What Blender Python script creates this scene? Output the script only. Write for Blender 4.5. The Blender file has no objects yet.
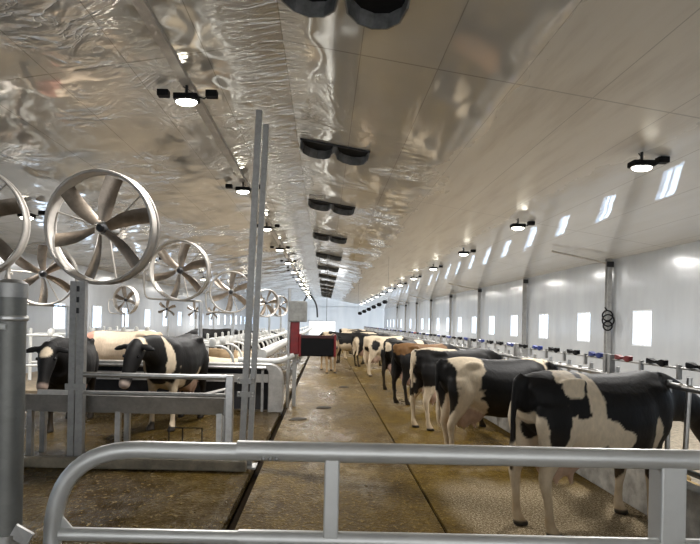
import bpy, bmesh, math, random
from mathutils import Vector, Matrix, noise
random.seed(7)
S = bpy.context.scene
COL = S.collection
PI = math.pi

# ------------------------------------------------------------------ camera
F = 540.0; CAMH = 1.9; ROLL = math.radians(1.2); VX, VY = 325.0, 322.0
cd = bpy.data.cameras.new('camera'); cam = bpy.data.objects.new('camera', cd); COL.objects.link(cam)
cd.sensor_width = 36.0; cd.lens = F/700*36
cd.shift_x = (350-VX)/700; cd.shift_y = (VY-272)/700
cd.clip_start = 0.05; cd.clip_end = 300
cam.matrix_world = Matrix.Translation((0, 0, CAMH)) @ Matrix.Rotation(PI/2, 4, 'X') @ Matrix.Rotation(ROLL, 4, 'Z')
S.camera = cam

# ------------------------------------------------------------------ world, exposure
w = bpy.data.worlds.new('sky'); S.world = w; w.use_nodes = True
bg = w.node_tree.nodes['Background']
bg.inputs[0].default_value = (0.95, 0.975, 1.0, 1); bg.inputs[1].default_value = 1.3
S.view_settings.view_transform = 'Standard'; S.view_settings.look = 'None'
S.view_settings.gamma = 1.0; S.view_settings.use_curve_mapping = False
S.view_settings.exposure = 0.86
LAMP_W = 130.0
LAMP_LENS = 12.0
PANE = 2.8
try:
    S.cycles.use_denoising = True
    S.cycles.max_bounces = 8; S.cycles.diffuse_bounces = 5; S.cycles.glossy_bounces = 4
    S.cycles.sample_clamp_indirect = 6.0
    S.cycles.caustics_reflective = False; S.cycles.caustics_refractive = False
except Exception:
    pass

# ------------------------------------------------------------------ helpers
def at(px, py, d):
    """measured photo point -> world point at distance d along the barn"""
    dx, dy = px-VX, py-VY
    c, s = math.cos(ROLL), math.sin(ROLL)
    u = dx*c+dy*s; v = -dx*s+dy*c
    return Vector((u*d/F, d, CAMH-v*d/F))

def tag(o, label=None, cat=None, group=None, kind=None):
    if label: o['label'] = label
    if cat: o['category'] = cat
    if group: o['group'] = group
    if kind: o['kind'] = kind
    return o

def empty(name, loc=(0, 0, 0), rz=0.0):
    o = bpy.data.objects.new(name, None); COL.objects.link(o)
    o.location = loc; o.rotation_euler = (0, 0, rz); o.empty_display_size = 0.1
    return o

def kids(o): return [c for c in COL.objects if c.parent == o]
def copy_tree(o, parent=None):
    c = o.copy(); COL.objects.link(c)
    if parent is not None:
        c.parent = parent
    for ch in list(o.children):
        copy_tree(ch, c)
    return c

ORD = ['first', 'second', 'third', 'fourth', 'fifth', 'sixth', 'seventh', 'eighth', 'ninth', 'tenth', 'eleventh', 'twelfth',
       'thirteenth', 'fourteenth', 'fifteenth', 'sixteenth', 'seventeenth', 'eighteenth', 'nineteenth', 'twentieth']

class MB:
    def __init__(self): self.v = []; self.f = []; self.mi = []; self.cur = 0
    def add(self, vs, fs):
        n = len(self.v); self.v += [tuple(p) for p in vs]
        for f in fs: self.f.append([i+n for i in f]); self.mi.append(self.cur)
        return self
    def box(self, c, s, rot=None):
        x, y, z = s[0]/2, s[1]/2, s[2]/2
        vs = [Vector((a*x, b*y, d*z)) for a in (-1, 1) for b in (-1, 1) for d in (-1, 1)]
        if rot is not None: vs = [rot @ p for p in vs]
        c = Vector(c); vs = [p+c for p in vs]
        return self.add(vs, [(0, 1, 3, 2), (4, 6, 7, 5), (0, 4, 5, 1), (2, 3, 7, 6), (0, 2, 6, 4), (1, 5, 7, 3)])
    def loft(self, rings, cap=True, closed=True):
        n = len(rings[0]); vs = [p for r in rings for p in r]; fs = []
        for i in range(len(rings)-1):
            for j in range(n if closed else n-1):
                k = (j+1) % n
                fs.append((i*n+j, i*n+k, (i+1)*n+k, (i+1)*n+j))
        if cap:
            fs.append(tuple(range(n-1, -1, -1))); m = (len(rings)-1)*n; fs.append(tuple(range(m, m+n)))
        return self.add(vs, fs)
    def tube(self, pts, r, n=12, closed=False, sq=False):
        pts = [Vector(p) for p in pts]; N = len(pts)
        rr = r if isinstance(r, (list, tuple)) else [r]*N
        T = []
        for i in range(N):
            if closed: t = pts[(i+1) % N]-pts[i-1]
            else: t = pts[min(i+1, N-1)]-pts[max(i-1, 0)]
            T.append(t.normalized())
        up = Vector((0, 0, 1)) if abs(T[0].z) < 0.9 else Vector((0, 1, 0))
        nrm = (up-T[0]*up.dot(T[0])).normalized(); rings = []
        for i in range(N):
            nrm = (nrm-T[i]*nrm.dot(T[i])).normalized(); b = T[i].cross(nrm)
            if sq:
                rings.append([pts[i]+(nrm*a+b*d)*rr[i] for a, d in ((1, 1), (1, -1), (-1, -1), (-1, 1))])
            else:
                rings.append([pts[i]+(nrm*math.cos(2*PI*j/n)+b*math.sin(2*PI*j/n))*rr[i] for j in range(n)])
        if closed: rings.append(rings[0]); return self.loft(rings, cap=False)
        return self.loft(rings)
    def lathe(self, prof, n=32, M=None, close=False):
        """profile of (radius, height) about Z, placed by M"""
        rings = []
        pr = prof+[prof[0]] if close else prof
        for r, h in pr:
            rings.append([Vector((r*math.cos(2*PI*j/n), r*math.sin(2*PI*j/n), h)) for j in range(n)])
        if M is not None: rings = [[M @ p for p in q] for q in rings]
        return self.loft(rings, cap=not close)
    def ball(self, c, r, n=12, m=8, rot=None):
        c = Vector(c); r = Vector(r) if not isinstance(r, (int, float)) else Vector((r, r, r)); rings = []
        for i in range(1, m):
            t = PI*i/m; q = []
            for j in range(n):
                a = 2*PI*j/n
                p = Vector((r.x*math.sin(t)*math.cos(a), r.y*math.sin(t)*math.sin(a), r.z*math.cos(t)))
                q.append((rot @ p if rot is not None else p)+c)
            rings.append(q)
        return self.loft(rings)
    def mesh(self, name):
        m = bpy.data.meshes.new(name); m.from_pydata(self.v, [], self.f); m.update()
        bm = bmesh.new(); bm.from_mesh(m); bmesh.ops.recalc_face_normals(bm, faces=bm.faces); bm.to_mesh(m); bm.free()
        return m
    def build(self, name, mat, parent=None, smooth=True, bevel=0.0, loc=None):
        m = self.mesh(name); mats = mat if isinstance(mat, (list, tuple)) else [mat]
        for k in mats: m.materials.append(k)
        if len(mats) > 1:
            for p, i in zip(m.polygons, self.mi): p.material_index = i
        if smooth:
            for p in m.polygons: p.use_smooth = True
            try: m.set_sharp_from_angle(angle=math.radians(38))
            except Exception: pass
        o = bpy.data.objects.new(name, m); COL.objects.link(o)
        if parent: o.parent = parent
        if loc is not None: o.location = loc
        if bevel:
            b = o.modifiers.new('bevel', 'BEVEL'); b.width = bevel; b.segments = 2; b.limit_method = 'ANGLE'
        return o

def fillet(pts, r, n=7):
    pts = [Vector(p) for p in pts]; out = [pts[0]]
    for i in range(1, len(pts)-1):
        a = (pts[i-1]-pts[i]); b = (pts[i+1]-pts[i]); rr = min(r, a.length*.49, b.length*.49)
        p0 = pts[i]+a.normalized()*rr; p2 = pts[i]+b.normalized()*rr
        for k in range(n+1):
            t = k/n; out.append(p0*(1-t)**2+pts[i]*2*t*(1-t)+p2*t*t)
    out.append(pts[-1]); return out

# ------------------------------------------------------------------ materials
class NT:
    def __init__(self, name):
        self.m = bpy.data.materials.new(name); self.m.use_nodes = True
        self.t = self.m.node_tree; self.b = self.t.nodes['Principled BSDF']
    def n(self, typ, **kw):
        x = self.t.nodes.new(typ)
        for k, v in kw.items():
            if k.startswith('i_'):
                key = k[2:]; key = int(key) if key.isdigit() else key
                x.inputs[key].default_value = v
            else: setattr(x, k, v)
        return x
    def l(self, a, b): self.t.links.new(a, b)
    def pos(self):
        return self.n('ShaderNodeNewGeometry').outputs['Position']
    def obj(self):
        return self.n('ShaderNodeTexCoord').outputs['Object']
    def mapped(self, src, scale=(1, 1, 1), loc=(0, 0, 0)):
        mp = self.n('ShaderNodeMapping'); mp.inputs['Scale'].default_value = scale; mp.inputs['Location'].default_value = loc
        self.l(src, mp.inputs['Vector']); return mp.outputs[0]
    def noise(self, vec, scale, detail=4, rough=.5, dist=0.0):
        x = self.n('ShaderNodeTexNoise'); x.inputs['Scale'].default_value = scale; x.inputs['Detail'].default_value = detail
        x.inputs['Roughness'].default_value = rough; x.inputs['Distortion'].default_value = dist
        self.l(vec, x.inputs['Vector']); return x.outputs['Fac']
    def ramp(self, fac, stops, interp='LINEAR'):
        x = self.n('ShaderNodeValToRGB'); x.color_ramp.interpolation = interp
        e = x.color_ramp.elements
        while len(e) < len(stops): e.new(0.5)
        for q, (p, c) in zip(e, stops):
            q.position = p; q.color = (*c, 1) if isinstance(c, (tuple, list)) else (c, c, c, 1)
        self.l(fac, x.inputs[0]); return x.outputs[0]
    def math(self, op, a, b=None, c=None, clamp=False):
        x = self.n('ShaderNodeMath', operation=op); x.use_clamp = clamp
        for i, v in enumerate((a, b, c)):
            if v is None: continue
            if isinstance(v, (int, float)): x.inputs[i].default_value = v
            else: self.l(v, x.inputs[i])
        return x.outputs[0]
    def mix(self, fac, a, b):
        x = self.n('ShaderNodeMix', data_type='RGBA')
        for sock, v in ((x.inputs[0], fac), (x.inputs[6], a), (x.inputs[7], b)):
            if isinstance(v, (int, float)): sock.default_value = v
            elif isinstance(v, (tuple, list)): sock.default_value = (*v, 1)
            else: self.l(v, sock)
        return x.outputs[2]
    def smooth(self, v, a, b):
        x = self.n('ShaderNodeMapRange', interpolation_type='SMOOTHSTEP')
        self.l(v, x.inputs[0]); x.inputs[1].default_value = a; x.inputs[2].default_value = b
        return x.outputs[0]
    def sep(self, v):
        x = self.n('ShaderNodeSeparateXYZ'); self.l(v, x.inputs[0]); return x.outputs
    def bump(self, h, strength, dist=0.05, prev=None):
        x = self.n('ShaderNodeBump'); x.inputs['Distance'].default_value = dist
        if isinstance(strength, (int, float)): x.inputs['Strength'].default_value = strength
        else: self.l(strength, x.inputs['Strength'])
        self.l(h, x.inputs['Height'])
        if prev is not None: self.l(prev, x.inputs['Normal'])
        return x.outputs[0]
    def set(self, **kw):
        names = {'color': 'Base Color', 'rough': 'Roughness', 'metal': 'Metallic', 'normal': 'Normal', 'spec': 'Specular IOR Level',
                 'coat': 'Coat Weight', 'sheen': 'Sheen Weight', 'ior': 'IOR', 'coatr': 'Coat Roughness', 'emit': 'Emission Color', 'es': 'Emission Strength'}
        for k, v in kw.items():
            s = self.b.inputs[names[k]]
            if isinstance(v, (int, float)): s.default_value = v
            elif isinstance(v, (tuple, list)): s.default_value = (*v, 1)
            else: self.l(v, s)
        return self

def simple(name, color, rough=.5, metal=0.0, var=.25, scale=9.0, bump=0.0, **kw):
    t = NT(name); f = t.noise(t.obj(), scale, 5, .6)
    lo = tuple(c*(1-var) for c in color); hi = tuple(min(1, c*(1+var)) for c in color)
    c = t.ramp(f, [(.3, lo), (.7, hi)])
    r = t.math('MULTIPLY_ADD', f, .25, rough-.12, clamp=True)
    t.set(color=c, rough=r, metal=metal, **kw)
    if bump: t.set(normal=t.bump(f, bump, .02))
    return t.m

M = {}
def galv(name, color, rough=.34, metal=.85):
    t = NT(name); o = t.obj()
    v = t.n('ShaderNodeTexVoronoi', i_Scale=26.0); t.l(o, v.inputs['Vector'])
    sp = t.sep(v.outputs['Color'])[0]
    n = t.noise(o, 5, 5, .65)
    f = t.math('ADD', t.math('MULTIPLY', sp, .12), t.math('MULTIPLY', n, .88))
    t.set(color=t.ramp(f, [(.25, tuple(c*.72 for c in color)), (.75, tuple(min(1, c*1.2) for c in color))]),
          rough=t.math('MULTIPLY_ADD', n, .3, rough-.15), metal=metal)
    return t.m
M['galv'] = galv('galvanised_steel', (.54, .535, .52))
M['galv_dull'] = galv('dull_galvanised_steel', (.38, .375, .36), .5, .6)
M['gate'] = simple('gate_tube_steel', (.62, .62, .60), .40, .5, .12, 3)
M['post_dark'] = galv('weathered_post_steel', (.19, .19, .175), .5, .5)
M['column'] = galv('column_steel', (.40, .40, .39), .5, .4)
M['stainless'] = galv('stainless_sheet', (.44, .425, .40), .42, .6)
M['ring'] = simple('fan_ring_steel', (.50, .465, .42), .5, .4, .18, 4)
M['blade'] = simple('fan_blade_steel', (.30, .25, .20), .33, .7, .35, 5)
M['dark'] = simple('dark_iron', (.03, .03, .033), .5, .3)
M['black'] = simple('black_plastic', (.006, .006, .007), .7, 0, .25, 9, 0, spec=.2)
M['vent'] = simple('vent_black_sheet', (.17, .17, .165), .32, .1, .5, 6)
M['shaft_dark'] = simple('painted_shaft_dark', (.004, .004, .005), .9)
M['blue'] = simple('blue_plastic', (.02, .04, .22), .35)
M['red'] = simple('red_paint', (.20, .010, .012), .4)
M['red_dark'] = simple('dark_red_paint', (.05, .006, .007), .4)
M['white_pipe'] = simple('white_enamel', (.66, .66, .63), .35, 0, .12)
M['grey_box'] = simple('grey_cabinet_paint', (.33, .33, .31), .45)
M['concrete'] = simple('curb_concrete', (.36, .34, .30), .75, 0, .35, 7, .3)
M['curb_dirty'] = simple('dirty_curb', (.20, .17, .12), .6, 0, .45, 6, .4)
M['feed'] = simple('feed_floor', (.26, .22, .16), .8, 0, .5, 16, .6)
M['straw'] = simple('straw_feed', (.42, .29, .12), .85, 0, .5, 30, .8)
M['manure'] = simple('manure', (.022, .014, .005), .7, 0, .4, 20, .5)
M['frame'] = simple('window_frame_white', (.72, .74, .77), .4, 0, .06)
M['eye'] = simple('eye_black', (.006, .005, .005), .12)
M['stall_bed'] = simple('stall_bed_sand', (.20, .155, .10), .85, 0, .4, 5, .5)
def sheet_mat():  # translucency added so sky light from behind brightens the far wall
    t = NT('translucent_fill_sheet'); p = t.pos()
    n = t.noise(t.mapped(p, (1.5, 1, .2)), 1.0, 3)
    c = t.ramp(n, [(.3, (.78, .82, .86)), (.7, (.88, .91, .94))])
    d = t.n('ShaderNodeBsdfDiffuse'); r = t.n('ShaderNodeBsdfTranslucent'); mx = t.n('ShaderNodeMixShader', i_0=.5)
    t.l(c, d.inputs[0]); t.l(c, r.inputs[0]); t.l(d.outputs[0], mx.inputs[1]); t.l(r.outputs[0], mx.inputs[2])
    t.l(mx.outputs[0], t.t.nodes['Material Output'].inputs[0])
    return t.m
M['end_sheet'] = sheet_mat()

def emitter(name, color, strength):
    t = NT(name); n = t.noise(t.mapped(t.pos(), (1, 6, .6)), .8, 3)
    t.set(color=(.8, .8, .8), rough=.2, emit=t.ramp(n, [(.3, tuple(c*.78 for c in color)), (.6, color)]), es=strength)
    return t.m
M['pane'] = emitter('daylight_pane', (.55, .75, 1.0), PANE)
M['door_light'] = emitter('daylight_door_sheet', (.90, .95, 1.0), 1.1)
M['lens'] = emitter('lamp_lens', (1.0, .95, .80), LAMP_LENS)

def wall_mat():
    t = NT('white_wall_panel'); p = t.pos(); s = t.sep(p)
    fr = t.math('FRACT', t.math('DIVIDE', s[1], .42))
    seam = t.math('LESS_THAN', fr, .05)
    rib = t.math('SINE', t.math('MULTIPLY', s[1], 2*PI/.42))
    n = t.noise(t.mapped(p, (1, .9, .25)), 1.2, 5, .6)
    n2 = t.noise(t.mapped(p, (1, .5, .35)), 2.2, 3, .5)
    c = t.ramp(n, [(.3, (.36, .38, .40)), (.7, (.44, .46, .48))])
    c = t.mix(t.math('MULTIPLY', seam, .22), c, (.40, .41, .42))
    b = t.bump(n2, .18, .05); b = t.bump(rib, .07, .003, b)
    t.set(color=c, rough=.16, normal=b, spec=.6)
    return t.m
M['wall'] = wall_mat()

def ceiling_mat():
    t = NT('glossy_ceiling_sheet'); p = t.pos(); s = t.sep(p)
    wob = t.noise(t.mapped(p, (.9, .35, 0)), 1.3, 4, .6)
    xx = t.math('ADD', s[0], t.math('MULTIPLY', t.math('SUBTRACT', wob, .5), 2.2))
    dusty = t.smooth(xx, 2.1, 2.45)                       # the dusted strip on the right slope
    clean = t.smooth(xx, 4.3, 5.2)                        # the washed sheet beside the wall
    shiny = t.math('SUBTRACT', 1.0, dusty)
    st = t.noise(t.mapped(p, (2.2, .22, 0)), 1.6, 5, .6)
    blot = t.noise(t.mapped(p, (.5, .4, 0)), 1.1, 4, .55)
    c_sh = t.ramp(blot, [(.3, (.62, .605, .565)), (.7, (.76, .74, .69))])
    c_du = t.ramp(st, [(.25, (.56, .51, .44)), (.5, (.74, .70, .63)), (.8, (.80, .77, .71))])
    c_cl = t.ramp(st, [(.3, (.76, .76, .75)), (.7, (.82, .83, .84))])
    c = t.mix(dusty, c_sh, c_du); c = t.mix(clean, c, c_cl)
    # panel joints, along and across the barn
    jx = t.math('LESS_THAN', t.math('FRACT', t.math('DIVIDE', t.math('ADD', s[0], 20.21), .98)), .012)
    jy = t.math('LESS_THAN', t.math('FRACT', t.math('DIVIDE', t.math('SUBTRACT', s[1], .1), 6.7)), .004)
    j = t.math('MAXIMUM', jx, jy)
    c = t.mix(t.math('MULTIPLY', j, .45), c, (.16, .14, .12))
    r = t.math('ADD', t.math('MULTIPLY', dusty, .26), .07)
    r = t.math('MAXIMUM', t.math('SUBTRACT', r, t.math('MULTIPLY', clean, .32)), .012)
    met = t.math('MULTIPLY', shiny, t.math('MULTIPLY_ADD', t.smooth(s[0], -.4, .4), -.18, .38))
    # buckled sheet: broad oil-canning, tight wrinkles
    h1 = t.noise(t.mapped(p, (.8, .55, 0)), 1.0, 2, .45)
    h2 = t.noise(t.mapped(p, (1.2, 1.3, 0)), 1.1, 3, .5, 1.6)
    rid = t.math('POWER', t.math('ABSOLUTE', t.math('SUBTRACT', h2, .5)), .55)
    h3 = t.noise(t.mapped(p, (1.0, 3.2, 0)), 2.6, 3, .55, .8)
    band = t.math('SUBTRACT', 1.0, t.smooth(t.math('ABSOLUTE', t.math('ADD', s[0], .85)), .30, .60))
    side = t.math('SUBTRACT', 1.0, t.math('MULTIPLY', t.smooth(s[0], -.4, .1), t.math('SUBTRACT', 1.0, t.math('MULTIPLY', t.smooth(s[1], 8.0, 13.0), .6))))
    patch = t.math('MULTIPLY', t.smooth(t.noise(t.mapped(p, (.55, .40, 0), (3, 1, 0)), 1.0, 2, .5), .47, .62), side)
    st1 = t.math('ADD', t.math('MULTIPLY', t.math('MULTIPLY', shiny, side), .36), .05)
    st2 = t.math('MULTIPLY', t.math('MULTIPLY', shiny, patch), .62)
    b = t.bump(h1, st1, .22); b = t.bump(rid, st2, .09, b)
    b = t.bump(h3, t.math('MULTIPLY', t.math('MAXIMUM', band, t.math('MULTIPLY', patch, .4)), t.math('MULTIPLY', shiny, .55)), .06, b)
    t.set(color=c, rough=r, metal=met, normal=b, spec=.75)
    return t.m
M['ceiling'] = ceiling_mat()

def floor_mat(name, c0, c1, c2, rough, wet, fleck, bumpd=.02, grain=34, bedding=None):
    t = NT(name); p = t.pos()
    n1 = t.noise(t.mapped(p, (1, .45, 1)), .9, 5, .6); n2 = t.noise(t.mapped(p, (1, .6, 1)), 5, 6, .7)
    n3 = t.noise(t.mapped(p, (1, .75, 1)), grain, 3, .7)
    f = t.math('ADD', t.math('MULTIPLY', n1, .55), t.math('MULTIPLY', n2, .45))
    c = t.ramp(f, [(.36, c0), (.5, c1), (.64, c2)])
    wetm = t.smooth(t.noise(t.mapped(p, (.8, .3, 1), (5, 2, 0)), 1.1, 4, .6), .70-wet*.35, 1.0-wet*.35)
    spk = t.smooth(n3, .57, .63)
    c = t.mix(t.math('MULTIPLY', spk, .7), c, fleck)
    r = t.math('SUBTRACT', rough, t.math('MULTIPLY', wetm, rough-.10))
    bs = .95
    if bedding:
        q = t.sep(p); wob = t.math('MULTIPLY', t.math('SUBTRACT', n1, .5), 1.6)
        k = t.math('SUBTRACT', 1.0, t.smooth(t.math('ADD', q[1], wob), 6.0, 6.9))
        k = t.math('MULTIPLY', k, t.smooth(t.math('ADD', q[0], t.math('MULTIPLY', wob, .4)), 1.25, 1.55))
        bc = t.ramp(t.noise(p, 46, 6, .95), [(.38, (.045, .028, .010)), (.5, (.22, .165, .09)), (.60, (.68, .57, .40))])
        c = t.mix(k, c, bc); r = t.math('ADD', t.math('MULTIPLY', k, .4), r, clamp=True)
    b = t.bump(n2, .7, bumpd); b = t.bump(n3, bs, bumpd*.8, b)
    t.set(color=c, rough=r, normal=b, spec=t.math('MULTIPLY_ADD', t.math('MULTIPLY', wetm, t.smooth(n2, .42, .55)), .95, .07))
    return t.m
M['floor_c'] = floor_mat('wet_alley_concrete', (.040, .022, .002), (.095, .057, .007), (.165, .106, .019), .40, .65, (.27, .185, .055), .06, 22)
M['floor_l'] = floor_mat('wet_slurry_floor', (.028, .015, .0015), (.072, .043, .005), (.130, .082, .014), .34, .8, (.34, .25, .11), .13, 19)
M['floor_r'] = floor_mat('grainy_cow_floor', (.038, .021, .0015), (.095, .056, .005), (.165, .103, .014), .5, .5, (.27, .18, .045), .06, 24, True)
M['gutter'] = simple('gutter_slurry', (.014, .009, .004), .9, 0, .25, 9, 0, spec=.05)

def cow_mat():
    t = NT('cow_hide'); a = t.n('ShaderNodeAttribute', attribute_name='coat')
    n = t.noise(t.mapped(t.obj(), (1, 1, .5)), 26, 4, .6)
    k = t.math('MULTIPLY_ADD', n, .5, .75)
    mm = t.n('ShaderNodeMix', data_type='RGBA', blend_type='MULTIPLY'); mm.inputs[0].default_value = 1
    t.l(a.outputs['Color'], mm.inputs[6]); t.l(k, mm.inputs[7])
    t.set(color=mm.outputs[2], rough=.6, normal=t.bump(n, .4, .012), sheen=0.0, spec=.22)
    return t.m
M['cow'] = cow_mat()

# ------------------------------------------------------------------ setting
Y0, Y1 = -7.0, 78.0
XR, XL, XRIDGE, ZRIDGE, SL = 8.5, -9.7, -.6, 5.44, .165
GL0, GL1 = -.90, -.78          # gutter left of the alley
GR0, GR1 = 1.135, 1.165        # groove right of the alley
CURB = 3.3
def zc(x): return ZRIDGE-SL*abs(x-XRIDGE)

def struct(o): o['kind'] = 'structure'; return o
def slab(name, x0, x1, y0, y1, z, mat, th=.3):
    return struct(MB().box(((x0+x1)/2, (y0+y1)/2, z-th/2), (x1-x0, y1-y0, th)).build(name, mat, smooth=False))
slab('floor', GL1, GR0, Y0, Y1, 0, M['floor_c'])
slab('floor_left', XL, GL0, Y0, Y1, 0, M['floor_l'])
slab('floor_right', GR1, CURB+.2, Y0, Y1, 0, M['floor_r'])
slab('floor_feed', CURB+.2, XR, Y0, Y1, .18, M['feed'], .48)
slab('floor_gutter', GL0, GL1, Y0, Y1, -.10, M['gutter'], .2)
slab('floor_groove', GR0, GR1, Y0, Y1, -.03, M['gutter'], .27)

m = MB()
for a, b in ((XL-.2, XRIDGE), (XRIDGE, XR+.2)):
    za, zb = zc(a), zc(b)
    m.add([(a, Y0, za), (b, Y0, zb), (b, Y1, zb), (a, Y1, za), (a, Y0, za+.12), (b, Y0, zb+.12), (b, Y1, zb+.12), (a, Y1, za+.12)],
          [(0, 1, 2, 3), (4, 7, 6, 5), (0, 4, 5, 1), (1, 5, 6, 2), (2, 6, 7, 3), (3, 7, 4, 0)])
struct(m.build('ceiling', M['ceiling'], smooth=False))

WZ0, WZ1, WW = 1.43, 2.40, .91
def side_wall(name, x, sgn, wins, zt):
    m = MB(); th = .2; xc = x+sgn*th/2
    def seg(y0, y1, z0, z1): m.box((xc, (y0+y1)/2, (z0+z1)/2), (th, y1-y0, z1-z0))
    seg(Y0, Y1, -.3, WZ0); seg(Y0, Y1, WZ1, zt)
    y = Y0
    for c in wins:
        seg(y, c-WW/2, WZ0, WZ1); y = c+WW/2
    seg(y, Y1, WZ0, WZ1)
    return struct(m.build(name, M['wall'], smooth=False))
wins_r = [14.5+3.27*k for k in range(-5, 19)]
wins_l = [13.2+3.27*k for k in range(-5, 19)]
side_wall('wall_right', XR, 1, wins_r, zc(XR)+.03)
side_wall('wall_left', XL, -1, wins_l, zc(XL)+.03)
wn = 0
def window(x, y, sgn):
    global wn; wn += 1
    m = MB(); d = .16; xc = x+sgn*.09; t = .045
    for dy in (-1, 1): m.box((xc, y+dy*(WW/2-t/2), (WZ0+WZ1)/2), (d, t, WZ1-WZ0))
    for z in (WZ0+t/2, WZ1-t/2): m.box((xc, y, z), (d, WW-2*t, t))
    m.box((xc+sgn*.02, y+.12, (WZ0+WZ1)/2), (.05, .028, WZ1-WZ0-2*t))
    f = m.build('window_%d' % wn, M['frame'], smooth=False); struct(f)
    MB().box((x+sgn*.14, y, (WZ0+WZ1)/2), (.02, WW-2*t, WZ1-WZ0-2*t)).build('pane', M['pane'], f, smooth=False)
for y in wins_r: window(XR, y, 1)
for y in wins_l: window(XL, y, -1)
# far end wall with a daylight door
m = MB(); DX0, DX1, DZ = -2.4, 1.6, 2.1
m.box(((XL+DX0)/2, Y1+.1, 1.95), (DX0-XL, .02, 4.5)); m.box(((XR+DX1)/2, Y1+.1, 1.95), (XR-DX1, .02, 4.5))
m.box(((DX0+DX1)/2, Y1+.1, (DZ+4.2)/2), (DX1-DX0, .02, 4.2-DZ)); m.box(((XL+XR)/2, Y1+.12, 4.85), (XR-XL, .02, 1.4))
struct(m.build('wall_far', M['end_sheet'], smooth=False))
m = MB()
for x in (DX0+.05, DX1-.05, (DX0+DX1)/2): m.box((x, Y1+.06, DZ/2), (.1, .1, DZ))
m.box(((DX0+DX1)/2, Y1+.06, DZ-.05), (DX1-DX0, .1, .1))
dr = struct(m.build('door_1', M['frame'], smooth=False))
MB().box(((DX0+DX1)/2, Y1+.15, DZ/2), (DX1-DX0, .03, DZ)).build('panel', M['door_light'], dr, smooth=False)
# near end: unseen gable, wide doorway added to let sky fill light in
m = MB(); m.box((-8.2, Y0-.1, 2), (3.0, .2, 4.6)); m.box((7.2, Y0-.1, 2), (2.6, .2, 4.6)); m.box((-.4, Y0-.1, 4.9), (18.2, .2, 1.2))
struct(m.build('wall_near', M['wall'], smooth=False))
# batten that carries the left lamp row
for n, x in (('trim_1', -2.0),):
    struct(MB().box((x, (Y0+Y1)/2, zc(x)-.02), (.13, Y1-Y0, .05)).build(n, M['ring'], smooth=False))

# curbs
o = MB().box((CURB+.1, (Y0+Y1)/2, .23), (.2, Y1-Y0, .46)).build('feed_curb', M['concrete'], smooth=False, bevel=.02)
tag(o, 'long grey concrete feed curb under the headlock rails', 'curb')
o = MB().box((-2.5, 6.80, .065), (3.1, .10, .13)).build('alley_curb', M['curb_dirty'], smooth=False, bevel=.02)
tag(o, 'low concrete curb across the floor under the front trough', 'curb')

# ------------------------------------------------------------------ lamps
def lamp(loc, i, side):
    r = empty('barn_lamp', loc)
    hs = MB().box((0, 0, .08), (.34, .20, .09)).build('housing', M['black'], r, smooth=False, bevel=.02)
    m = MB()
    m.tube([(0, 0, .12), (0, 0, .262)], .02); m.tube([(-.09, .05, .12), (.06, .09, .2), (-.05, 0, .24)], .008, 6)
    m.build('bracket', M['dark'], r)
    m = MB(); m.box((.34, .05, .16), (.16, .12, .09)); m.tube([(.17, 0, .1), (.24, .03, .09), (.3, .05, .15)], .012, 6)
    m.build('junction_box', M['black'], r, bevel=.01)
    if side == 'left':
        MB().box((-.34, .05, .16), (.16, .12, .09)).build('driver_box', M['black'], r, smooth=False, bevel=.01)
    MB().ball((0, 0, .025), (.15, .09, .05), 16, 8).build('lens', M['lens'], hs)
    ld = bpy.data.lights.new('lamp_light', 'AREA'); ld.shape = 'RECTANGLE'; ld.size = .34; ld.size_y = .2; ld.energy = LAMP_W
    ld.color = (1.0, .975, .945); ld.spread = math.radians(175)
    lo = bpy.data.objects.new('lamp_light', ld); COL.objects.link(lo); lo.parent = r; lo.location = (0, 0, -.04)
    where = 'nearest' if i == 0 else ORD[i]+' from the front'
    tag(r, 'small glowing barn lamp on the %s ceiling slope, %s' % (side, where), 'lamp', 'lamps of the %s ceiling row' % side)
for i in range(13):
    y = 8.1+5.2*i; lamp((4.7, y, zc(4.7)-.28), i, 'right')
for i in range(13):
    y = 7.55+5.2*i; lamp((-2.0, y, zc(-2.0)-.30), i, 'left')
for i in range(6):  # lit row added to brighten the left wall
    y = 12.4+9.0*i; lamp((-6.9, y, zc(-6.9)-.28), i, 'far left added-lamp')

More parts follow.
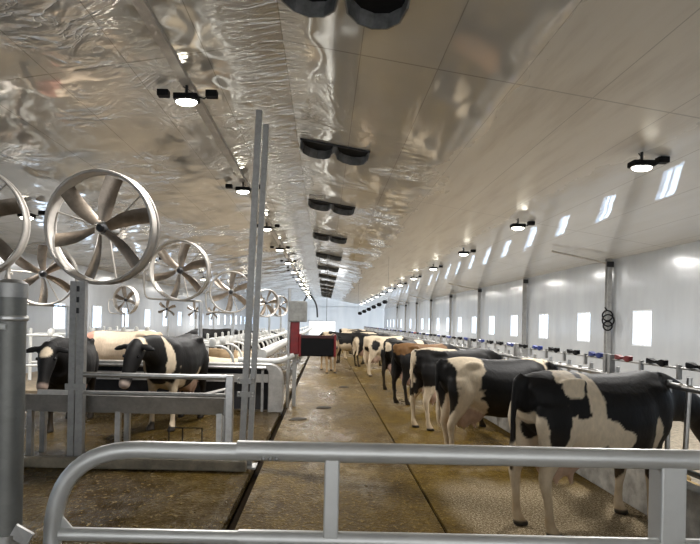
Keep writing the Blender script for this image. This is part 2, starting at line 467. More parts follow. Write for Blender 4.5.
# ------------------------------------------------------------------ ceiling vents
def vent(x, y, i):
    r = empty('ceiling_vent', (x, y, zc(x))); r.rotation_euler = (0, math.atan(SL), 0)
    Rx, Ry, D = .33, .50, .19
    for s in (-1, 1):
        cx = s*.345; K = 6
        arc = [Vector((cx-Rx*math.cos(PI*k/K), Ry*math.sin(PI*k/K)**.8, 0)) for k in range(K+1)]
        inn = [Vector((cx-(Rx-.02)*math.cos(PI*k/K), (Ry-.02)*math.sin(PI*k/K)**.8, 0)) for k in range(K+1)]
        m = MB()
        for k in range(K):
            a, b, c, d = arc[k], arc[k+1], inn[k+1], inn[k]
            q = [a, b, c, d]; dn = Vector((0, 0, -D))
            m.add([p+Vector((0, 0, -.002)) for p in q]+[p+dn for p in q], [(0, 1, 2, 3), (7, 6, 5, 4), (0, 4, 5, 1), (1, 5, 6, 2), (2, 6, 7, 3), (3, 7, 4, 0)])
        sk = m.build('skirt', M['vent'], r, smooth=False)
        m = MB(); n = len(arc)
        m.add([p+Vector((0, 0, -.004)) for p in arc]+[p+Vector((0, 0, -.02)) for p in arc],
              [tuple(range(n)), tuple(range(2*n-1, n-1, -1))]+[(k, k+1, n+k+1, n+k) for k in range(n-1)]+[(n-1, 0, n, 2*n-1)])
        m.build('dark_shaft_plate', M['shaft_dark'], sk, smooth=False)  # flat black plate, the dark of the open shaft put into its colour
    MB().box((0, .03, -.08), (.045, .06, .16)).build('divider', M['vent'], r, smooth=False)
    MB().box((0, -.01, -.02), (1.37, .025, .035)).build('rim', M['dark'], r, smooth=False)
    where = 'nearest' if i == 0 else ORD[i]+' from the front'
    tag(r, 'black double lobed vent under the ceiling ridge, %s' % where, 'vent', 'row of ceiling vents')
for i, y in enumerate((5.35, 10.4, 15.5, 21.3, 27.4, 33.6, 40, 46, 52, 58, 64, 70)):
    vent(.13, y, i)

# ------------------------------------------------------------------ columns on the right wall
for i in range(8):
    y = 16.0+6.7*i; x = XR-.13
    r = empty('wall_column', (x, y, 0))
    h = zc(x+.02)
    m = MB(); m.box((0, -.075, .18+(h-.18)/2), (.12, .012, h-.2)); m.box((0, .075, .18+(h-.18)/2), (.12, .012, h-.2)); m.box((0, 0, .18+(h-.18)/2), (.012, .15, h-.2))
    m.build('beam', M['column'], r, smooth=False)
    MB().box((0, 0, .19), (.22, .22, .02)).build('base_plate', M['galv_dull'], r, smooth=False)
    MB().box((0, -.09, h-.18), (.2, .02, .16)).build('bracket', M['dark'], r, smooth=False)
    if i % 2 == 0:
        z1, z0 = zc(x-.1)-.10, zc(x-1.7)-.10
        MB().tube([(-.09, 0, h-.14), (-1.7, 0, z0)], .03, 10).build('brace', M['ring'], r)
    tag(r, 'grey steel column against the right wall, %s' % ('nearest' if i == 0 else ORD[i]+' from the front'), 'column', 'columns along the right wall')
# coil of cable hung on the nearest column
m = MB()
c = Vector((XR-.30, 15.80, 2.12))
for k, (dz, rad) in enumerate(((.14, .15), (-.16, .13), (0, .17))):
    m.tube([c+Vector((rad*math.cos(a*PI/9)+.06, -.02*k, dz+rad*math.sin(a*PI/9))) for a in range(18)], .022, 6, True)
m.tube([c+Vector((.04, 0, .3)), c+Vector((.02, .08, .38))], .02, 6)
o = m.build('cable_coil', M['black']); tag(o, 'black coiled cable hanging on the nearest right wall column', 'cable')

# ------------------------------------------------------------------ headlock fence on the right
def latch_mb(mb, y, z):
    for s in (-1, 1):
        mb.loft([[Vector((-.02, y+s*.02, z-.012)), Vector((.02, y+s*.02, z-.012)), Vector((.02, y+s*.02, z+.014)), Vector((-.02, y+s*.02, z+.014))],
                 [Vector((-.035, y+s*.12, z-.028+s*.008)), Vector((.035, y+s*.12, z-.028+s*.008)), Vector((.035, y+s*.12, z+.036)), Vector((-.035, y+s*.12, z+.036))],
                 [Vector((-.02, y+s*.155, z-.012)), Vector((.02, y+s*.155, z-.012)), Vector((.02, y+s*.155, z+.026)), Vector((-.02, y+s*.155, z+.026))]])
HX, HZ, HT = CURB+.1, 1.35, 1.53
PITCH = .62
def headlock(y0, n, i):
    r = empty('headlock_fence', (HX, y0, .46))
    L = n*PITCH; zb = HZ-.46; zt = HT-.46
    MB().tube([(0, 0, zb), (0, L, zb)], .033, 10).build('neck_rail', M['galv'], r)
    rod = MB().tube([(.0, 0, zt), (.0, L, zt)], .011, 8).build('latch_rod', M['galv_dull'], r)
    MB().tube([(0, 0, .12), (0, L, .12)], .028, 10).build('lower_rail', M['galv'], r)
    for k in range(2):
        MB().box((0, k*(L-.1)+.05, (zt+.06)/2), (.06, .06, zt+.06)).build('post', M['galv_dull'], r, smooth=False)
    for k in range(n):
        y = (k+.5)*PITCH
        MB().tube([(0, y-.19, .12), (0, y-.21, zb+.05)], .024, 8).build('lock_bar', M['galv'], r)
        MB().tube([(0, y+.17, .12), (.02, y+.15, zb+.1)], .024, 8).build('lock_bar', M['galv'], r)
        m = MB(); latch_mb(m, y, zt+.03)
        col = M['red'] if (i*5+k) % 23 == 4 else (M['blue'] if (k+i*3) % 3 == 0 and i > 0 else M['black'])
        m.build('latch', col, rod)
        MB().box((0, y+.27, zt-.04), (.035, .035, .14)).build('stud', M['galv_dull'], rod, smooth=False)
    tag(r, 'galvanised headlock fence with bow shaped latches, %s section' % ('nearest' if i == 0 else ORD[i]), 'fence', 'headlock fences along the feed curb')
yy = 3.35
for i in range(14):
    headlock(yy, 5, i); yy += 5*PITCH

# scattered feed beyond the curb
m = MB()
for k in range(90):
    y = random.uniform(3, 30); x = random.uniform(CURB+.48, CURB+1.3)
    m.ball((x, y, .18), (random.uniform(.08, .22), random.uniform(.1, .3), random.uniform(.05, .16)), 8, 5)
o = m.build('feed_pile', M['straw']); tag(o, 'line of yellow straw feed behind the feed curb', 'feed', kind='stuff')

# ------------------------------------------------------------------ near gate
GY = 2.1
def gx(px): return (px-VX)*GY/F
gate = empty('tube_gate', (0, GY, 0))
zt, zb = 1.394, 1.055
xl, xs, xm, xr = gx(57), gx(248), gx(335), gx(674)
pth = fillet([(xl, 0, .42), (xl, 0, zt-.005), (xs, 0, zt-.005)], .34, 12)
MB().tube(pth, .0335, 20).build('bent_end_tube', M['gate'], gate)
MB().tube([(xs-.03, 0, zt), (2.9, 0, zt)], .0385, 20).build('top_rail', M['gate'], gate)
MB().tube([(xl+.03, 0, zb), (xs, 0, zb)], .026, 16).build('lower_rail', M['gate'], gate)
MB().tube([(xs-.02, 0, zb), (2.9, 0, zb)], .031, 16).build('lower_rail', M['gate'], gate)
MB().tube([(xl+.02, 0, .6), (2.9, 0, .6)], .028, 16).build('bottom_rail', M['gate'], gate)
MB().box((xm, .0, (zt+.42)/2-.01), (.058, .055, zt-.42)).build('upright', M['gate'], gate, smooth=False, bevel=.006)
MB().box((xr, .02, zt/2-.01), (.098, .09, zt-.02)).build('upright', M['gate'], gate, smooth=False, bevel=.008)
MB().tube([(xl, 0, .42), (2.9, 0, .42)], .03, 16).build('bottom_rail', M['gate'], gate)
m = MB()
for dx in (.075, .10, .125): m.ball((xs+dx, -.033, zt-.022), .009, 8, 6)
m.build('bolt', M['galv_dull'], gate)
m = MB(); m.add([(xl+.02, -.004, zb+.0), (xl+.10, -.004, zb), (xl+.02, -.004, zb+.09), (xl+.02, .004, zb), (xl+.10, .004, zb), (xl+.02, .004, zb+.09)],
                [(0, 1, 2), (5, 4, 3), (0, 3, 4, 1), (1, 4, 5, 2), (2, 5, 3, 0)])
m.build('gusset', M['gate'], gate, smooth=False)
tag(gate, 'grey tubular steel gate across the foreground with rounded left corner', 'gate')

p = at(10, 400, 1.95)
gp = empty('gate_post', (p.x, 1.95, 0))
MB().lathe([(.048, 0), (.048, 2.0), (.0, 2.0)], 24).build('pole', M['post_dark'], gp)
MB().lathe([(.053, 1.965), (.053, 2.015), (.03, 2.03), (.0, 2.03)], 24).build('cap', M['galv_dull'], gp)
MB().lathe([(.052, 1.88), (.055, 1.885), (.055, 1.895), (.052, 1.9)], 24).build('clamp_band', M['galv'], gp)
m = MB(); m.box((.07, -.03, 1.12), (.07, .012, .05), Matrix.Rotation(.5, 3, 'Y')); m.lathe([(.056, 1.06), (.056, 1.12)], 24)
m.build('hinge_bracket', M['galv'], gp)
MB().tube([(-.35, -.02, 1.86), (.01, -.045, 1.86)], .012, 10).build('side_bar', M['white_pipe'], gp)
tag(gp, 'thick round dull steel post at the left edge beside the gate', 'post')

# ------------------------------------------------------------------ left-hand posts and rails
def channel(mb, x, y, z0, z1, w, lean=0.0):
    a = Matrix.Rotation(lean, 3, 'Y')
    h = z1-z0
    for off, sz in (((0, -w/2, 0), (w, .008, h)), ((-w/2, 0, 0), (.008, w, h)), ((w/2, 0, 0), (.008, w, h))):
        mb.box(Vector((x+math.tan(lean)*h/2, y, (z0+z1)/2))+a @ Vector(off), sz, a)
tp = empty('twin_post', (-1.0, 7.0, 0))
lean = math.radians(1.7)
m = MB(); channel(m, -.045, 0, 0, 4.62, .072, lean); m.build('channel', M['galv_dull'], tp, smooth=False)
m = MB(); channel(m, .05, .03, 0, 4.45, .062, lean); m.build('channel', M['galv_dull'], tp, smooth=False)
m = MB()
for z in (.95, 1.12): m.box((0, -.07, z), (.22, .012, .07))
m.build('clamp_plate', M['galv_dull'], tp, smooth=False)
m = MB()
for z in (.93, .97, 1.10, 1.15):
    for x in (-.085, .085): m.ball((x, -.085, z), .016, 8, 6)
m.build('bolt', M['galv'], tp)
MB().box((0, 0, .012), (.3, .24, .024)).build('base_plate', M['galv_dull'], tp, smooth=False)
tag(tp, 'tall twin channel steel post beside the alley gutter', 'post')

p = at(77, 400, 7.0)
sp = empty('stall_post', (p.x, 7.0, 0))
m = MB(); channel(m, .045, 0, 0, 2.36, .09); m.build('channel', M['galv_dull'], sp, smooth=False)
m = MB(); channel(m, -.075, .03, 0, 2.36, .075); m.build('channel', M['galv_dull'], sp, smooth=False)
MB().box((0, -.06, 1.0), (.26, .012, .08)).build('clamp_plate', M['galv_dull'], sp, smooth=False)
MB().box((0, 0, .012), (.3, .24, .024)).build('base_plate', M['galv_dull'], sp, smooth=False)
m = MB()
for z in (1.98, 2.12, 2.26): m.box((.01, -.055, z), (.03, .02, .07))
m.build('slot_plate', M['dark'], sp, smooth=False)
tag(sp, 'double steel post under the large nearest fan', 'post')

# pipe rail between the two posts
x0, x1 = at(84, 376, 6.9).x, at(230, 376, 6.9).x; z = 1.165
pr = empty('pipe_rail', (0, 6.9, 0))
MB().tube([(x0, 0, z), (x1-.02, 0, z)], .034, 12).build('top_rail', M['galv'], pr)
MB().box((x1, 0, (z+.03)/2), (.10, .08, z+.03)).build('upright', M['galv'], pr, smooth=False, bevel=.01)
MB().tube([(x0, .0, .93), (x1-.05, 0, .93)], .022, 10).build('lower_rail', M['galv_dull'], pr)
tag(pr, 'galvanised pipe rail above the front water trough', 'rail')

# front trough
def trough(y, xa, xb, zt, zb, w, name, label, legs=True, legx=()):
    t = empty(name, ((xa+xb)/2, y, 0)); L = (xb-xa)/2
    prof = [(-w, zt), (-w*.72, zb), (w*.72, zb), (w, zt), (w-.02, zt), (w*.70, zb+.02), (-w*.70, zb+.02), (-w+.02, zt)]
    m = MB(); rings = []
    for x in (-L, L-.28, L-.1, L):
        k = 1.0
        rings.append([Vector((x, yv*k, zv)) for yv, zv in prof])
    m.loft(rings); bs = m.build('basin', M['stainless'], t, smooth=False, bevel=.004)
    m = MB(); pts = []
    for s, hx in ((0, L-.03), (0, L+.03)):
        pass
    prof2 = [(-w, zb), (-w, zt+.05), (-w*.6, zt+.12), (w*.6, zt+.12), (w, zt+.05), (w, zb)]
    m.loft([[Vector((L-.06, a, b)) for a, b in prof2], [Vector((L, a, b)) for a, b in prof2]])
    m.build('end_cap', M['galv'], t, smooth=False, bevel=.02)
    m = MB(); m.loft([[Vector((L-.42, a, zt)) for a in (-w, w)]+[Vector((L-.42, a, zt-.01)) for a in (w, -w)],
                      [Vector((L-.06, a, zt+.10)) for a in (-w*.7, w*.7)]+[Vector((L-.06, a, zt+.09)) for a in (w*.7, -w*.7)]])
    m.build('float_cover', M['stainless'], bs, smooth=False)
    for x in legx:
        MB().tube([(x-t.location.x, -w*.7, 0), (x-t.location.x, -w*.7, zb+.02)], .035, 8, sq=True).build('leg', M['galv'], t)
        MB().tube([(x-t.location.x, w*.7, 0), (x-t.location.x, w*.7, zb+.02)], .035, 8, sq=True).build('leg', M['galv'], t)
    tag(t, label, 'trough')
    return t
xa, xb = at(26, 400, 7.35).x, at(230, 400, 7.35).x
trough(7.42, xa, xb, .86, .62, .24, 'water_trough', 'stainless water trough with raised right end, in front of drinking cow', True, (xa+.12, xa+1.3, xb-.12))

# rear sheet panel with a rounded right end
PY = 11.25
pn = empty('stall_barrier', (0, PY, 0))
xa, xb = at(70, 372, PY).x, at(283, 372, PY).x
za = 1.0
m = MB()
arc = fillet([(xa, 0, za), (xb, 0, za), (xb, 0, 0)], .36, 10)
inn = fillet([(xa, 0, za-.10), (xb-.30, 0, za-.10), (xb-.30, 0, 0)], .10, 10)
rings = []
for a, b in zip(arc, inn): rings.append([a+Vector((0, -.04, 0)), a+Vector((0, .3, 0)), b+Vector((0, .3, 0)), b+Vector((0, -.04, 0))])
m.loft(rings); m.build('rounded_frame', M['stainless'], pn, smooth=False, bevel=.012)
MB().box(((xa+xb-.3)/2, .0, .70), (xb-.3-xa, .05, .17)).build('cross_board', M['stainless'], pn, smooth=False)
MB().box(((xa+xb-.3)/2, .25, .46), (xb-.3-xa, .03, .90)).build('dark_interior', M['dark'], pn, smooth=False)  # dark sheet stands in for the shaded interior behind the frame
MB().box((xb-.42, -.02, .45), (.05, .07, .88)).build('upright', M['galv_dull'], pn, smooth=False)
MB().tube([(xa, -.08, .92), (xb-.35, -.08, .92)], .03, 10).build('hand_rail', M['galv'], pn)
tag(pn, 'steel stall barrier with rounded right end behind the water trough', 'panel')

# little wire frame below the trough
p = at(183, 460, 7.1); fx = .22
m = MB(); m.tube([(-fx, 0, 0), (-fx, 0, .45), (fx, 0, .45), (fx, 0, 0)], .012, 8)
m.tube([(-fx, 0, .22), (fx, 0, .22)], .01, 8); m.tube([(-.04, 0, 0), (-.04, 0, .45)], .01, 8)
o = m.build('wire_hoop', M['dark'], loc=(p.x, 7.2, 0)); tag(o, 'small dark wire hoop frame under the front trough', 'frame')

# white pipework and stall dividers running down the left row
SX = -2.45
PB = 12.4
pl = empty('white_pipe_line', (0, 0, 0))
MB().tube([(SX+1.0, PB, 1.12), (SX+1.0, 60, 1.16)], .13, 14).build('large_pipe', M['white_pipe'], pl)
MB().tube([(SX+.70, PB, 1.36), (SX+.70, 60, 1.40)], .05, 12).build('small_pipe', M['white_pipe'], pl)
for k in range(9):
    y = PB+.3+5.2*k
    MB().box((SX+.83, y, .69), (.07, .07, 1.38)).build('support', M['galv'], pl, smooth=False)
tag(pl, 'white pipes running down the left stall row beside the alley', 'pipe')
def divider(y, i, x=SX, z=0.0, lab=None):
    r = empty('stall_divider', (x, y, z))
    m = MB(); m.tube(fillet([(-1.3, 0, 0), (-1.3, 0, 1.30), (.2, 0, 1.30), (.42, 0, 1.0), (.2, 0, .55), (-1.28, 0, .5)], .2, 6), .032, 10)
    m.build('loop', M['white_pipe'], r)
    MB().lathe([(.045, 0), (.045, 1.44), (0, 1.46)], 12, Matrix.Translation((-1.3, .0, 0))).build('post', M['white_pipe'], r)
    MB().lathe([(.055, 1.28), (.085, 1.36), (.06, 1.46), (0, 1.48)], 12, Matrix.Translation((-.1, 0, 0))).build('finial', M['white_pipe'], r)
    tag(r, (lab or 'white looped stall divider in the left row, %s') % ('nearest' if i == 0 else ORD[i]+' from the front'), 'stall divider', 'white stall dividers')
for i in range(18): divider(12.3+1.25*i, i)
for i in range(7): divider(13.8+1.25*i, i, -6.9, .11, 'white stall divider by the left picture edge behind the fans, %s')

# sand bed of the far left stalls
o = MB().box((-6.65, 39, .05), (5.3, 52, .12)).build('stall_bed', M['stall_bed'], smooth=False, bevel=.02)
tag(o, 'raised brown bed of the left stall rows', 'stall bed')

# ------------------------------------------------------------------ fans
def fan(loc, R, yaw, tilt, spin, label, post=None, ring=True, arm=True):
    r = empty('barn_fan', loc)
    A = Matrix.Rotation(yaw, 4, 'Z') @ Matrix.Rotation(tilt, 4, 'X') @ Matrix.Rotation(PI/2, 4, 'X')   # local z -> -y (towards the viewer)
    if ring:
        dp = .075*R/.7+.025
        m = MB(); m.lathe([(R, -dp), (R, dp), (R-.014, dp), (R-.014, -dp)], 64, A, True); dm = m.build('drum', M['ring'], r)
        for s in (-1, 1):
            m = MB(); m.tube([A @ Vector((R*math.cos(2*PI*k/64), R*math.sin(2*PI*k/64), s*dp)) for k in range(64)], .018*R/.7+.004, 8, True)
            m.build('rim', M['ring'], dm)
    for k in range(6):
        a = spin+k*PI/3; rings = []
        for q in range(8):
            t = q/7; rad = .09+(R*.93-.09)*t; ch = (.068+.035*min(1, t*2.2))*R/.7; tw = math.radians(46-22*t)
            sec = []
            for j in range(9):
                u = -1+2*j/8; sec.append((u*ch, .018*(1-u*u)+.004))
            sec += [(u, v-.008) for u, v in reversed(sec)]
            pts = []
            for u, v in sec:
                cx = u*math.cos(tw)-v*math.sin(tw)+.05*R*math.sin(PI*t*.9); cz = u*math.sin(tw)+v*math.cos(tw)
                p = Vector((rad, cx, cz)); pts.append(A @ (Matrix.Rotation(a, 4, 'Z') @ p))
            rings.append(pts)
        m = MB(); m.loft(rings); m.build('blade', M['blade'], r)
    MB().lathe([(.0, .08), (.04, .075), (.06, .05), (.06, -.06), (.0, -.06)], 16, A).build('hub', M['dark'], r)
    hb = r.children[-1] if False else [c for c in COL.objects if c.parent == r and c.name.startswith('hub')][-1]
    MB().lathe([(.0, -.06), (.09, -.07), (.10, -.30), (.0, -.32)], 16, A).build('motor', M['galv_dull'], hb)
    if ring:
        for k in range(3):
            a = spin+.5+k*2*PI/3
            m = MB(); m.tube([A @ Vector((.09*math.cos(a), .09*math.sin(a), -.16)), A @ Vector((R*math.cos(a), R*math.sin(a), -.10))], .012, 8)
            m.build('strut', M['ring'], r)
    if post:
        px, py = post
        MB().tube([(px, py, -loc[2]+(.11 if loc[0]+px < -4.0 and loc[1]+py > 13 else 0)), (px, py, -R*.1 if not arm else -R-.02)], .05, 12).build('post', M['galv'], r)
        q = fillet([(px, py, -R-.05), (px, py, -R-.02), (-R-.10, py-.1, -R+.02), (-R-.14, 0, -R*.6), (-R-.14, 0, -.02), (-R+.01, 0, .0)], .12, 5)
        if arm: MB().tube(q, .022, 8).build('hanger_arm', M['ring'], r)
    tag(r, label, 'fan', 'barn fans over the left rows')
    return r
def fan_at(px, py, d, rpx, yaw, tilt, spin, label, **kw):
    p = at(px, py, d); fan((p.x, p.y, p.z), rpx*d/F, math.radians(yaw), math.radians(tilt), math.radians(spin), label, **kw)
fan_at(102, 228, 7.3, 55, -6, 4, 13, 'largest six bladed ring fan, left of the tall twin post')
fan_at(180, 270.5, 12.0, 29.5, -4, 4, 15, 'second largest six bladed ring fan, right of the biggest one', post=(.45, .12))
fan_at(231, 292, 16.6, 20.5, 10, 3, 22, 'ring fan just left of the tall twin post', post=(0.05, .15))
fan_at(266, 303, 23.5, 13.5, 35, 3, 8, 'small ring fan just right of the tall twin post', post=(.1, .55))
fan_at(280, 306, 29.0, 10, 45, 3, 30, 'smallest ring fan, left of the thin grey cabinet post', post=(.05, .15))
fan_at(-36, 221, 7.6, 57, 14, 3, 20, 'ring fan cut off by the left edge of the picture', post=(-.9, .2))
fan_at(43, 274, 11.8, 31, 18, 8, 28, 'ring fan seen through and below the largest fan', post=(.5, .15))
fan_at(126, 300, 22.0, 14, -20, 3, 40, 'small pale ring fan between the two big right hand fans', post=(-.1, .15))
fan_at(167, 309, 27, 10, 0, 3, 20, 'open six bladed fan below the second largest ring fan', ring=False, arm=False, post=(0, .2))
fan_at(195, 310.5, 30, 9, 0, 3, 34, 'small open bladed fan left of the ring fan by the twin post', ring=False, arm=False, post=(0, .2))
fan_at(213, 313, 36, 7.5, 0, 3, 10, 'tiny far open bladed fan under the ring fan by the twin post', ring=False, arm=False, post=(0, .2))

# ------------------------------------------------------------------ machine beside the alley
p = at(287, 408, 11.8)
mc = empty('stall_machine', (p.x, 11.9, 0))
MB().tube([(0, 0, 0), (0, 0, 2.62)], .035, 12).build('post', M['galv'], mc)
MB().box((.19, .08, 2.12), (.40, .3, .46)).build('control_box', M['grey_box'], mc, smooth=False, bevel=.03)
MB().tube(fillet([(.30, .1, 2.32), (.42, .1, 2.55), (.60, .1, 2.3), (.62, .1, 2.0)], .15, 6), .018, 8).build('cable', M['dark'], mc)
MB().box((.13, .1, 1.55), (.20, .2, .74)).build('column', M['red'], mc, smooth=False, bevel=.02)
hb2 = MB().box((.62, .2, 1.36), (.78, .5, .44)).build('housing', M['black'], mc, smooth=False, bevel=.03)
for x in (.25, 1.02): MB().box((x, .2, 1.38), (.05, .53, .49)).build('end_plate', M['red'], hb2, smooth=False, bevel=.015)
MB().box((.62, .0, 1.57), (.76, .12, .07)).build('lid_strip', M['red_dark'], hb2, smooth=False, bevel=.01)
m = MB(); m.box((.13, .2, .6), (.08, .1, 1.2)); m.build('leg', M['galv_dull'], mc, smooth=False)
MB().tube(fillet([(-1.1, 0, 1.02), (-.2, 0, 1.0), (.12, .05, 1.16)], .3, 8), .07, 12).build('white_duct', M['white_pipe'], mc)
tag(mc, 'red and black stall machine with grey control box beside the alley', 'machine')

p = at(326.5, 320, 30)
o = MB().tube([(p.x, 30, .5), (p.x, 30, zc(p.x))], .012, 6).build('hanging_cord', M['dark']); tag(o, 'thin dark cord hanging from the far vents', 'cord')

# hooks on a wire at the far right of the ceiling
wire = empty('hook_wire', (0, 0, 0))
pa, pb = at(358, 313, 30), at(388, 299, 24)
m = MB(); m.tube([pa, pb], .012, 6); m.tube([pb, (pb.x, pb.y, zc(pb.x)-.01)], .004, 6); m.tube([pa, (pa.x, pa.y, zc(pa.x)-.01)], .004, 6); m.build('wire', M['dark'], wire)
for k in range(6):
    q = pa.lerp(pb, (k+.5)/6); MB().ball(q+Vector((0, 0, -.07)), (.12, .06, .1), 8, 6).build('hook', M['black'], wire)
tag(wire, 'slanting wire with black hooks hanging below the far ceiling', 'wire')

# ------------------------------------------------------------------ cows
BLACK = Vector((.0075, .0068, .0066)); WHITE = Vector((.66, .55, .40)); DIRT = Vector((.27, .17, .068)); PINK = Vector((.48, .31, .24)); HOOF = Vector((.03, .024, .018))
def ell(x, y, z, ry, rz, n=20, nx=None, top=.72):
    out = []
    for j in range(n):
        a = 2*PI*j/n; ca, sa = math.cos(a), math.sin(a)
        yy = ry*math.copysign(abs(sa)**.85, sa); zz = rz*math.copysign(abs(ca)**.9, ca)
        if ca > 0: yy *= 1-(1-top)*ca*ca
        out.append(Vector((x, y+yy, z+zz)))
    return out
def ring_dir(c, dirv, rw, rh, n=14):
    d = dirv.normalized(); side = Vector((0, 1, 0)); side = (side-d*side.dot(d)).normalized(); up = side.cross(d)*-1
    return [c+side*rw*math.sin(2*PI*j/n)+up*rh*math.cos(2*PI*j/n) for j in range(n)]
def limb(mb, pts, n=12):
    rings = []
    for x, y, z, rx, ry in pts:
        rings.append([Vector((x+rx*math.cos(2*PI*j/n), y+ry*math.sin(2*PI*j/n), z)) for j in range(n)])
    mb.loft(rings)

def cow_mesh(name, head='feed', legs=(0, 0, 0, 0), voxel=.022, lying=False, tail=0.0, turn=0.0):
    m = MB()
    if lying: zoff = -.52
    else: zoff = 0
    tor = [(-.86, 1.37, 1.12, .07), (-.80, 1.415, 1.0, .16), (-.70, 1.435, .90, .23), (-.55, 1.455, .80, .275), (-.38, 1.45, .70, .30), (-.15, 1.42, .61, .345),
           (.08, 1.415, .575, .37), (.28, 1.42, .58, .36), (.45, 1.44, .62, .31), (.58, 1.455, .68, .265), (.70, 1.42, .74, .215), (.80, 1.36, .86, .15)]
    m.loft([ell(x, 0, (t+b)/2+zoff, w, (t-b)/2) for x, t, b, w in tor])
    # hip bones
    for s in (-1, 1): m.ball((-.46, s*.215, 1.35+zoff), (.15, .035, .06)); m.ball((-.80, s*.10, 1.29+zoff), (.06, .05, .06)); m.ball((.50, s*.20, 1.06+zoff), (.20, .10, .30))
    if not lying:
        for s, dx in ((-1, legs[0]), (1, legs[1])):
            y = s*.175
            limb(m, [(-.58, y, 1.16, .24, .10), (-.60, y+s*.015, 1.0, .235, .115), (-.61+dx*.1, y+s*.01, .86, .185, .105), (-.645+dx*.25, y, .72, .125, .085), (-.70+dx*.4, y, .60, .085, .062), (-.735+dx*.55, y, .52, .068, .052),
                     (-.725+dx*.65, y, .44, .055, .045), (-.705+dx*.8, y, .32, .043, .038), (-.69+dx*.92, y, .17, .044, .040), (-.68+dx, y, .11, .056, .050), (-.655+dx, y, .07, .058, .055), (-.635+dx, y, .035, .075, .062), (-.63+dx, y, .0, .082, .066)])
        for s, dx in ((-1, legs[2]), (1, legs[3])):
            y = s*.165
            limb(m, [(.50, y, 1.0, .16, .09), (.49, y, .84, .135, .09), (.49+dx*.2, y, .68, .092, .07), (.495+dx*.4, y, .54, .066, .056), (.50+dx*.55, y, .44, .062, .056), (.50+dx*.6, y, .39, .055, .052), (.495+dx*.75, y, .30, .041, .039),
                     (.495+dx*.9, y, .16, .042, .040), (.505+dx, y, .11, .053, .049), (.525+dx, y, .07, .056, .054), (.54+dx, y, .035, .074, .062), (.545+dx, y, 0, .080, .066)])
        m.ball((-.40, 0, .66), (.24, .16, .17)); m.ball((-.50, 0, .60), (.15, .15, .15))
        for sx in (-.36, -.52):
            for s in (-1, 1): m.tube([(sx, s*.085, .54), (sx, s*.09, .42)], [.03, .022], 8)
    else:
        for s in (-1, 1):
            m.ball((-.50, s*.30, .28), (.36, .12, .22)); m.tube([(-.45, s*.36, .12), (-.05, s*.46, .08), (.05, s*.46, .06)], [.08, .06, .06], 10)
            m.tube([(.55, s*.20, .30), (.82, s*.22, .22), (.62, s*.30, .07)], [.10, .075, .06], 10)
    # tail
    m.tube([(-.82, 0, 1.40+zoff), (-.89, 0, 1.36+zoff), (-.915, tail*.2, 1.15+zoff), (-.91, tail*.6, .88+max(zoff, -.3)), (-.90, tail, .68+max(zoff, -.35)), (-.89, tail, .46+max(zoff, -.35))], [.05, .045, .032, .028, .045, .022], 10)
    # neck and head
    H = {'feed': ((1.30, 0, 1.00), (.30, 0, -.46)), 'low': ((1.22, 0, 1.02), (.22, 0, -.50)), 'up': ((1.18, 0, 1.60), (.46, 0, -.24)),
         'side': ((1.20, 0, 1.35), (.40, 0, -.34)), 'drink': ((1.28, 0, 1.28), (.26, 0, -.46))}[head]
    poll = Vector(H[0])+Vector((0, 0, zoff)); hd = Vector(H[1])
    base = Vector((.66, 0, 1.16+zoff))
    if turn:
        Rt = Matrix.Rotation(turn, 3, 'Z'); poll = base+Matrix.Rotation(turn*.6, 3, 'Z') @ (poll-base); hd = Rt @ hd
    rings = []
    for k in range(7):
        t = k/6; mid = base.lerp(poll, t); mid.z += .05*math.sin(PI*t)
        dv = (poll-base).normalized().lerp(hd.normalized(), max(0, t-.6)*.8)
        rings.append(ring_dir(mid, dv, .17*(1-t)+.095*t, .30*(1-t)**1.1+.135*t+.0))
    m.loft(rings)
    hs = [(-.12, .085, .09), (-.02, .115, .125), (.10, .125, .135), (.20, .115, .13), (.32, .09, .112), (.43, .074, .092), (.51, .080, .082), (.57, .072, .068), (.60, .045, .045)]
    m.loft([ring_dir(poll+hd.normalized()*t, hd, w, h, 16) for t, w, h in hs])
    side = Vector((0, 1, 0)); 
    if turn: side = Matrix.Rotation(turn, 3, 'Z') @ side
    hn = hd.normalized(); upv = hn.cross(side)
    if upv.z < 0: upv = -upv
    for s in (-1, 1):
        b0 = poll+side*s*.10+upv*.06-hn*.01
        e = [(0, .03, .025), (.06, .055, .025), (.13, .06, .024), (.19, .04, .020), (.225, .015, .012)]
        rings = []
        for t, a, b in e:
            c = b0+side*s*t-Vector((0, 0, .25*t)); rings.append([c+hn*a*math.cos(2*PI*j/8)+upv*b*math.sin(2*PI*j/8) for j in range(8)])
        m.loft(rings)
    me = m.mesh(name)
    o = bpy.data.objects.new('tmp', me); COL.objects.link(o)
    rm = o.modifiers.new('r', 'REMESH'); rm.mode = 'VOXEL'; rm.voxel_size = voxel; rm.use_smooth_shade = True
    sm = o.modifiers.new('s', 'SMOOTH'); sm.factor = .5; sm.iterations = 6 if voxel > .02 else 14
    dg = bpy.context.evaluated_depsgraph_get(); dg.update()
    ev = o.evaluated_get(dg); out = bpy.data.meshes.new_from_object(ev, preserve_all_data_layers=False, depsgraph=dg)
    bpy.data.objects.remove(o); bpy.data.meshes.remove(me)
    out.name = name
    bm = bmesh.new(); bm.from_mesh(out)
    sel = [v for v in bm.verts if .34 < v.co.x < 1.15 and v.co.z > .95+zoff]
    for _ in range(int(.5/voxel)): bmesh.ops.smooth_vert(bm, verts=sel, factor=.5, use_axis_x=True, use_axis_y=True, use_axis_z=True)
    bm.to_mesh(out); bm.free()
    for p in out.polygons: p.use_smooth = True
    info = {'poll': poll, 'hd': hn, 'side': side, 'up': upv}
    return out, info

